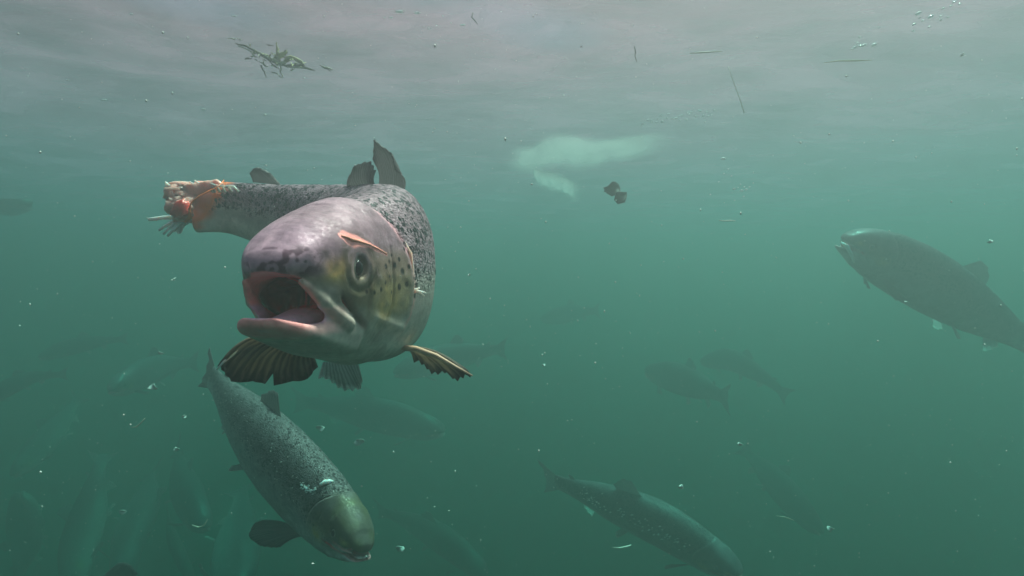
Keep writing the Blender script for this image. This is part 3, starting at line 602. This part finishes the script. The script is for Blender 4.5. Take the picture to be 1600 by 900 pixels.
far=[
('faint salmon with a dark upright tail seen right of centre',[P(1010,580,2.30),P(1045,587,2.18),P(1090,602,2.02),P(1130,620,1.85)],(0,-.2,1),.8),
('dim humped salmon behind the one with the upright dark tail',[P(1095,566,2.35),P(1140,562,2.25),P(1185,585,2.15),P(1222,612,2.1)],(.1,-.3,1),.7),
('dim dark salmon slanting steeply down at lower right',[P(1285,835,1.95),P(1245,790,2.0),P(1205,745,2.1),P(1165,705,2.25)],(.7,-.4,.5),.6),
('hazy salmon just right of the brown fin tip, tail raised',[P(615,585,2.05),P(668,566,2.1),P(728,554,2.2),P(780,546,2.3)],(0,-.2,1),.7),
('barely visible salmon far off in the middle of the picture',[P(845,500,2.75),P(870,494,2.7),P(900,488,2.6),P(930,486,2.5)],(0,-.1,1),.7),
('pale salmon standing head down above the bottom left edge',[P(112,925,1.35),P(122,860,1.42),P(142,790,1.5),P(158,720,1.6)],(-.6,-.5,.1),.5),
('narrow hazy salmon head down, right of the pale head-down one',[P(188,915,1.35),P(203,845,1.45),P(224,785,1.6),P(234,742,1.75)],(.6,-.7,.1),.8),
('blurred salmon head down left of the big diving fish',[P(366,965,1.2),P(368,890,1.3),P(372,825,1.45),P(376,770,1.6)],(.8,-.5,.1),.7),
('dark backed salmon cut off by the bottom left edge, only its back showing',[P(-90,985,.98),P(0,965,1.03),P(110,950,1.10),P(220,940,1.18),P(330,935,1.28)],(0,-.1,1),.55),
('faint curved salmon under the brown spread fin, far off',[P(322,826,1.75),P(302,790,1.85),P(283,748,2.0),P(276,705,2.15)],(.6,-.6,.3),.7),
('pale streak of a salmon left of the spread brown fin',[P(172,612,1.75),P(205,592,1.85),P(250,574,2.0),P(300,566,2.15)],(0,-.3,1),1.),
('shadowy salmon cut by the left edge near the top',[P(45,322,1.9),P(0,306,1.95),P(-60,292,2.0),P(-130,285,2.05)],(0,-.1,1),.6),
('long faint salmon stretched behind the diving fish and the belly fin',[P(695,676,2.2),P(625,656,2.25),P(545,640,2.3),P(475,628,2.35)],(0,-.3,1),.9),
('dim salmon deep in the dark lower left water',[P(20,745,1.9),P(60,700,2.0),P(95,660,2.1),P(120,625,2.2)],(-.5,-.5,.5),.7),
('vague salmon shape at the left edge level with the fin tips',[P(-30,640,1.7),P(5,610,1.75),P(50,590,1.8),P(95,585,1.85)],(0,-.3,1),.7),
('vague salmon shape nose up in the murk at far left bottom',[P(30,770,1.6),P(38,815,1.65),P(40,860,1.7),P(30,900,1.75)],(-.6,-.6,.2),.8),
('dusky salmon turned away in the murk between the head-down fish',[P(300,905,1.7),P(282,870,1.75),P(268,835,1.8),P(262,800,1.85)],(.5,-.7,.2),.7),
('ghostly salmon above the pale head-down fish at lower left',[P(60,560,1.8),P(100,545,1.85),P(145,535,1.9),P(190,530,1.95)],(0,-.3,1),.7),
('very dim salmon low in the water between the two lower fish',[P(760,900,2.0),P(715,860,2.1),P(660,825,2.2),P(600,800,2.3)],(.2,-.5,.8),.7),
]
for lab,pts,up,dk in far:
    k=1.0 if 'dark backed' in lab else (2.1 if 'middle' in lab else 2.1 if 'head down' in lab or 'head-down' in lab or 'far left' in lab else 1.75)
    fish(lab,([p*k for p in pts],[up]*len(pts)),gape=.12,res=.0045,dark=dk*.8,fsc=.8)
# ---------------- floating weed and litter
M['weed']=simple('weed_brown',(.10,.075,.04),.6,.5,120,.2); M['weedy']=simple('weed_yellow',(.40,.36,.17),.6,.4,160,.2); M['weedp']=simple('weed_pale',(.60,.56,.44),.5,.3,160,.3)
M['leaf']=simple('dead_leaf',(.07,.06,.05),.6,.4,90,.2); M['twig']=simple('pale_twig',(.85,.82,.70),.5,.15,90,.3); M['thread']=simple('dark_thread',(.03,.028,.025),.6,.2,90,.2)
wd=empty('floating_weed',P(440,92,1.0)); tag(wd,'tangle of brown and yellow weed hanging under the water surface','weed')
def strand(pts,rad,mat,name='frond',d=1.0,fl=.5,par=None):
    q=[P(p[0],p[1],d+(p[2] if len(p)>2 else 0)) for p in pts]
    e=[q[0]]
    for a,b in zip(q[:-1],q[1:]): e+= [a*.67+b*.33+rng.randn(3)*.0007,a*.33+b*.67+rng.randn(3)*.0007,b]
    n=len(e); rr=np.interp(np.linspace(0,1,n),np.linspace(0,1,len(rad)),rad)*(.75+.5*rng.rand(n))
    V,Fc=tube(e,rr,7,fl); return build(name,V,Fc,mat,par if par is not None else wd)
for pts,rad,mt in [([(368,68),(385,72),(402,82),(418,92),(432,98)],[.001,.003,.0035,.004,.003],'weed'),([(372,72),(392,80),(410,86),(425,92),(440,100)],[.001,.002,.0035,.003,.002],'weedp'),
 ([(430,98),(448,103),(470,102),(492,110)],[.003,.003,.003,.001],'weed'),([(448,104),(470,106),(490,110)],[.001,.002,.001],'weedp'),([(503,103),(512,106),(520,109)],[.001,.0024,.001],'weedp'),([(500,102),(510,107),(518,111)],[.001,.0016,.001],'weed'),
 ([(436,96),(434,84),(433,74),(432,66)],[.004,.005,.003,.001],'weedy'),([(440,98),(455,90),(468,96),(476,103)],[.003,.006,.005,.002],'weedy'),([(428,92),(440,86),(448,80)],[.003,.005,.002],'weedy'),([(418,90),(430,96),(446,100)],[.003,.006,.004],'weedp'),
 ([(405,96),(412,100),(419,104)],[.001,.0026,.001],'weedp'),([(408,102),(413,112),(416,121)],[.002,.002,.0008],'weed'),([(424,112),(434,115),(440,122)],[.0008,.0018,.001],'weedp'),([(438,102),(438,112),(441,121)],[.002,.002,.001],'weedp'),
 ([(356,60),(364,60),(370,61)],[.0008,.0014,.0008],'weedp'),([(370,60),(377,62)],[.0008,.0012],'weedp'),([(390,80),(398,88),(402,90)],[.001,.002,.001],'weedp'),([(410,88),(420,94),(428,102),(436,108)],[.001,.002,.002,.001],'weed'),([(443,82),(447,79),(446,88)],[.001,.003,.001],'weed')]:
    strand(pts,rad,M[mt])
for i in range(46):
    x0=432+rng.randn()*20; y0=92+rng.randn()*6+(x0-432)*.18; a_=rng.rand()*6.28; l_=4+rng.rand()*9
    strand([(x0,y0,rng.randn()*.01),(x0+l_*math.cos(a_)*.6,y0+l_*math.sin(a_)*.4,0),(x0+l_*math.cos(a_),y0+l_*math.sin(a_)*.6,rng.randn()*.01)],[.0006,.0010+.0014*rng.rand(),.0004],M[('weed','weedp','weedy','weedy')[i%4]])
# brown leaf
def blob(name,outline,d,mat,parent=None,thick=.002,curl=.012,nrad=6,seed=1):
    c=np.mean([P(x,y,d) for x,y in outline],0); n=len(outline); V=[c.copy()];Fc=[]
    for k in range(1,nrad+1):
        t=k/nrad
        for i,(x,y) in enumerate(outline):
            p=c+(P(x,y,d)-c)*t; p=p+np.array((0,curl*math.sin(i/n*4*math.pi+seed)*t*t,0)); V.append(p)
    for i in range(n): Fc.append((0,1+i,1+(i+1)%n))
    for k in range(nrad-1):
        for i in range(n): a=1+k*n+i; b=1+k*n+(i+1)%n; Fc.append((a,a+n,b+n,b))
    V=np.array(V); V=V+(vnoise(V*200,seed)[:,None]-.5)*.003
    return build(name,V,Fc,mat,parent,solid=thick)
lf=empty('dead_leaf',P(962,300,1.25)); tag(lf,'torn brown leaf adrift below the pale shape','leaf')
blob('leaf_blade',[(944,292),(950,291),(955,286),(960,284),(967,287),(971,293),(968,299),(963,305),(955,307),(949,301)],1.25,M['leaf'],lf,seed=2)
blob('folded_lobe',[(962,301),(970,300),(980,299),(979,309),(974,317),(966,318),(961,311)],1.24,M['leaf'],lf,thick=.004,seed=4)
for q,(a,b) in enumerate((((955,288),(959,284)),((944,298),(949,300)))): strand([a,b],[.003,.002],M['leaf'],'leaf_lobe',1.25,par=lf)
def litter(name,label,cat,pts,rad,mat,d,grp=None):
    q=[P(p[0],p[1],d) for p in pts]; V,Fc=tube(q,rad,7,.7); V=V+(vnoise(V*250,int(pts[0][0]))[:,None]-.5)*min(rad)*1.2
    return tag(build(name,V,Fc,mat),label,cat,grp)
litter('pale_twig','straight pale sliver floating level right of the brown leaf','twig',[(1124,344),(1132,345),(1141,344.5),(1149,345)],[.0006,.0010,.0011,.0006],M['twig'],.8)
litter('weed_thread','short black thread hanging under the surface at top centre right','thread',[(991,72),(993,80),(992,88),(995,96)],[.0007,.0010,.0009,.0005],M['thread'],.9)
litter('weed_thread','crooked dark thread at the surface near the top centre','thread',[(739,20),(737,27),(742,32),(746,38)],[.0009,.0012,.0012,.0008],M['leaf'],.95)
litter('weed_thread','long faint slanting strand between the bubbles and the surface','thread',[(1138,104),(1146,128),(1155,152),(1163,176)],[.0006,.0010,.0012,.0014],M['weedp'],1.35)
litter('weed_thread','pale yellowish strand lying along the surface at upper right','thread',[(1288,98),(1310,95),(1335,95),(1362,94)],[.0008,.0018,.0022,.0008],M['weedy'],1.2)
litter('weed_thread','pale strand lying along the surface above the pale shape','thread',[(1078,83),(1098,82),(1128,80)],[.0008,.0018,.0008],M['weedp'],1.02)
litter('curved_scrap','small curved white scrap low on the left below the faint fish','scrap',[(205,668),(213,667),(219,662),(226,654)],[.0006,.0014,.0014,.0008],M['weedp'],.95)
litter('curved_scrap','curved white scrap low on the left beside the head-down fish','scrap',[(300,820),(310,824),(319,821),(324,812)],[.0006,.0013,.0013,.0007],M['weedp'],1.0)
litter('pale_scrap','white sliver under the belly of the bottom edge salmon','scrap',[(957,855),(968,856),(980,854),(986,852)],[.0006,.0014,.0022,.001],M['twig'],1.1)
litter('pale_scrap','thin pale sliver at lower right beside the slanting dim fish','scrap',[(1213,806),(1226,808),(1240,813)],[.0006,.0012,.0008],M['weedp'],1.2)
# pale shape at the surface
M['float']=simple('matte_white',(.40,.40,.36),.5,.10,20,.3)
fl=empty('pale_shape',P(920,232,1.85)); tag(fl,'soft pale whitish shape just under the surface right of centre','plastic sheet')
def film():
    m,t,b,N,L=new_mat('soft_white_sheet'); b.inputs['Base Color'].default_value=(.72,.74,.68,1); b.inputs['Roughness'].default_value=.5
    a=N('ShaderNodeAttribute'); a.attribute_name='rest'; x=N('ShaderNodeSeparateXYZ'); L(a.outputs['Vector'],x.inputs[0])
    def bell(o,lo,hi):
        p=N('ShaderNodeMapRange'); p.interpolation_type='SMOOTHSTEP'; p.inputs['From Min'].default_value=0; p.inputs['From Max'].default_value=lo; L(o,p.inputs['Value'])
        q=N('ShaderNodeMapRange'); q.interpolation_type='SMOOTHSTEP'; q.inputs['From Min'].default_value=1; q.inputs['From Max'].default_value=1-hi; L(o,q.inputs['Value'])
        r=N('ShaderNodeMath'); r.operation='MULTIPLY'; L(p.outputs[0],r.inputs[0]); L(q.outputs[0],r.inputs[1]); return r.outputs[0]
    n=N('ShaderNodeTexNoise'); n.inputs['Scale'].default_value=3.; n.inputs['Detail'].default_value=5; mp=N('ShaderNodeMapping'); mp.inputs['Scale'].default_value=(2.5,.8,1); L(a.outputs['Vector'],mp.inputs['Vector']); L(mp.outputs[0],n.inputs['Vector'])
    k=N('ShaderNodeMapRange'); k.inputs['From Min'].default_value=.3; k.inputs['From Max'].default_value=.6; k.inputs['To Min'].default_value=.65; L(n.outputs[0],k.inputs['Value'])
    m1=N('ShaderNodeMath'); m1.operation='MULTIPLY'; L(bell(x.outputs['X'],.12,.25),m1.inputs[0]); L(bell(x.outputs['Y'],.25,.45),m1.inputs[1])
    m2=N('ShaderNodeMath'); m2.operation='MULTIPLY'; L(m1.outputs[0],m2.inputs[0]); L(k.outputs[0],m2.inputs[1])
    tl=N('ShaderNodeBsdfTranslucent'); tl.inputs['Color'].default_value=(.50,.42,.41,1); mx=N('ShaderNodeMixShader'); mx.inputs[0].default_value=.8; L(b.outputs[0],mx.inputs[1]); L(tl.outputs[0],mx.inputs[2])
    tp=N('ShaderNodeBsdfTransparent'); m3=N('ShaderNodeMath'); m3.operation='MULTIPLY'; m3.inputs[1].default_value=.65; L(m2.outputs[0],m3.inputs[0])
    my=N('ShaderNodeMixShader'); L(m3.outputs[0],my.inputs[0]); L(tp.outputs[0],my.inputs[1]); L(mx.outputs[0],my.inputs[2])
    out=[q for q in t.nodes if q.type=='OUTPUT_MATERIAL'][0]; L(my.outputs[0],out.inputs['Surface'])
    def sheet(name,top,bot,d0,d1,seed):
        V,Fc,UV=fin_mesh([P(x_,y_,d0) for x_,y_ in top],[P(x_,y_,d1) for x_,y_ in bot],30,12,(0,0,0),.0,.0,seed)
        V=V+(np.stack([vnoise(V*18,3),vnoise(V*14,13),vnoise(V*22,23)],1)-.5)*np.array((.012,.025,.012)); return build(name,V,Fc,m,fl,rest=UV)
    sheet('pale_sheet',[(788,226),(830,220),(855,208),(890,204),(925,213),(960,214),(1005,206),(1060,202)],[(790,272),(830,276),(870,268),(905,272),(945,262),(985,252),(1020,244),(1062,230)],1.72,2.05,3)
    sheet('pale_strip',[(826,256),(850,262),(878,272),(912,288)],[(836,290),(858,300),(884,308),(908,322)],1.85,2.2,5)
def floatpart(name,pts,rpx,d):
    q=[P(x,y,d) for x,y in pts]; n=len(q); qq=[];rr=[]
    for t in np.linspace(0,n-1,n*5):
        i=min(int(t),n-2); f=t-i; f2=f*f*(3-2*f); qq.append(q[i]*(1-f)+q[i+1]*f); rr.append((rpx[i]*(1-f2)+rpx[i+1]*f2)/F*d)
    V,Fc=tube(qq,rr,16,.8); V=V+(np.stack([vnoise(V*30,3),vnoise(V*30,13),vnoise(V*30,23)],1)-.5)*.016
    return build(name,V,Fc,M['float'],fl)
film()
# bubbles
mb,t_,b_,N_,L_=new_mat('air_bubble'); b_.inputs['Base Color'].default_value=(.9,.95,.95,1); b_.inputs['Roughness'].default_value=.15; b_.inputs['Specular IOR Level'].default_value=1.; b_.inputs['Alpha'].default_value=.75
def bubble(px,py,d,rx,rz,label,grp,tilt=0,cat='bubble'):
    ca,sa=math.cos(tilt),math.sin(tilt); c=P(px,py,d); k=d/F
    V,Fc=ellipsoid(c,np.array((ca*rx*k,0,sa*rx*k)),np.array((0,rz*k,0)),np.array((-sa*rz*k,0,ca*rz*k)),12,8)
    tag(build('air_bubble',V,Fc,mb),label,cat,grp)
bubble(1130,248,.9,4,2.2,'largest bubble of the loose cluster right of the brown leaf','bubbles rising right of the leaf')
for x,y,r in [(1138,264,1.4),(1131,271,1.3),(1143,275,1.6),(1123,284,1.5),(1110,304,1.6),(1147,295,2.8),(1159,298,3.0),(1166,296,2.4),(1163,292,1.6),(1171,292,1.4),(1153,293,1.3),(1157,288,1.2),(1162,307,1.7),(1148,313,1.4),(1177,286,1.3)]:
    bubble(x,y,.9,r,r*.6,'tiny silvery bubble in the loose cluster right of the brown leaf','bubbles rising right of the leaf',.2)
for x,y,r in [(1435,21,6),(1454,26,5.5),(1428,38,4),(1437,28,2.5),(1442,32,3),(1474,13,3.6),(1470,25,3.2),(1470,31,2.8),(1481,27,2.5),(1491,3,4),(1500,6,3),(1486,9,3),(1452,42,3),(1427,48,3),(1372,43,2.4)]:
    bubble(x,y,.80,r,r*.42,'bright oval bubble under the surface near the top right corner','bubbles near the top right corner',.45)
for x,y,r in [(601,28,2.2),(611,27.5,3.4),(624,18,7),(652,20,5),(723,39,4.5),(692,25,1.4),(662,42,1.4),(670,44,1.4),(705,36,1.3),(682,40,1.3),(639,162,1.5),(318,171,4),(162,156,4.5),(105,125,3),(205,22,3),(366,25,4)]:
    bubble(x,y,.9,r,max(.8,r*.3),'small white glint of a bubble against the surface at upper left','bubbles at the surface at upper left')
for x,y,r in [(1336,74,4),(1340,68,3),(1344,72,3.5),(1350,71,5),(1366,70,5),(1332,77,3),(1343,58,2.5)]:
    bubble(x,y,.98,r,r*.5,'white speck of foam at the surface dip at upper right','foam at the surface dip',.3)
for i in range(34):  # sloping row of tiny white ellipsoids
    x=1000+i*3.4+rng.rand()*6; y=190-(x-1000)*.12+rng.randn()*3.5
    bubble(x,y,1.35,1.2+rng.rand()*1.6,.9+rng.rand()*.6,'tiny white speck in the row above the right end of the pale shape','speck row above the pale shape')
# distinct pale flakes
M['flake']=simple('pale_flake',(.62,.64,.60),.4,.25,200,.4)
for i,(x,y,d,r,lab) in enumerate([(240,604,.95,7,'pale flake beside the faint streak fish at left'),(560,690,1.1,8,'pale flake with a bright crease right of the diving fish'),(500,668,1.2,7,'dull pale flake between the belly fin and the diving fish back'),(624,858,1.1,7,'pale flake low down right of the diving fish head'),(1063,760,1.0,4,'round pale fleck above the bottom edge salmon'),(1155,695,1.0,4.5,'round pale fleck in open water right of centre'),(1298,826,1.1,6,'pale flake near the bottom at lower right'),(275,702,1.0,4,'small pale flake left of the diving fish back'),(190,800,1.0,6,'pale flake between the head-down fish at lower left'),(288,651,1.0,4,'small flake left of the diving fish shoulder'),(1547,377,1.0,4,'white fleck above the back of the right hand salmon'),(1415,472,1.0,2.2,'tiny white fleck under the belly of the right hand salmon'),(272,436,.8,2,'tiny white fleck below the torn tail'),(733,429,.8,2,'tiny white fleck right of the near fish'),(250,552,.9,4,'pale speck left of the near fish jaw'),(1505,86,1.0,4,'dim fleck below the surface at far right'),(850,570,1.1,3,'dim fleck right of the brown fin tip')]):
    n=9; o=[(x+r*(.6+.6*rng.rand())*math.cos(q*2*math.pi/n),y+r*.8*(.5+.7*rng.rand())*math.sin(q*2*math.pi/n)) for q in range(n)]
    tag(blob('pale_flake',o,d,M['flake'],None,.0006,.004,4,i),lab,'flake')
# countless suspended particles
def particles():
    n=9000; d=.3+2.2*rng.rand(n)**.8; px=rng.rand(n)*1800-100; py=rng.rand(n)*1000-40
    kp=rng.rand(n)<.35+.65*vnoise(np.stack([px/140,py/140,d*2],1),31)**2*1.6; d=d[kp];px=px[kp];py=py[kp];n=len(d)
    c=np.stack([(px-800)/F*d,d,(450-py)/F*d],1); c=c[c[:,2]<SURF-.02]
    # thicker among the crowd of fish at lower left
    r=(.00022+.0012*rng.rand(len(c))**6)*(.5+.7*c[:,1]); V=[];Fc=[]
    oct_=np.array([(1,0,0),(-1,0,0),(0,1,0),(0,-1,0),(0,0,1),(0,0,-1)],float); of=[(0,2,4),(2,1,4),(1,3,4),(3,0,4),(2,0,5),(1,2,5),(3,1,5),(0,3,5)]
    for i in range(len(c)):
        s_=r[i]*(.5+rng.rand(3)); V.append(c[i]+oct_*s_); Fc+= [tuple(k+6*i for k in f) for f in of]
    o=build('suspended_particles',np.concatenate(V),np.array(Fc),M['flake']); o['kind']='stuff'
particles()

# tell the bubbles of one cluster apart by their order
ORD='first second third fourth fifth sixth seventh eighth ninth tenth eleventh twelfth thirteenth fourteenth fifteenth sixteenth'.split()
for g in ('bubbles rising right of the leaf','bubbles near the top right corner','bubbles at the surface at upper left','foam at the surface dip'):
    B=[o for o in C.objects if o.get('group')==g and not o['label'].startswith('largest')]
    B.sort(key=lambda o:o.location.x/o.location.y)
    for k,o in enumerate(B): o['label']=('leftmost' if k==0 else 'rightmost' if k==len(B)-1 else ORD[k]+' from the left')+', '+o['label']
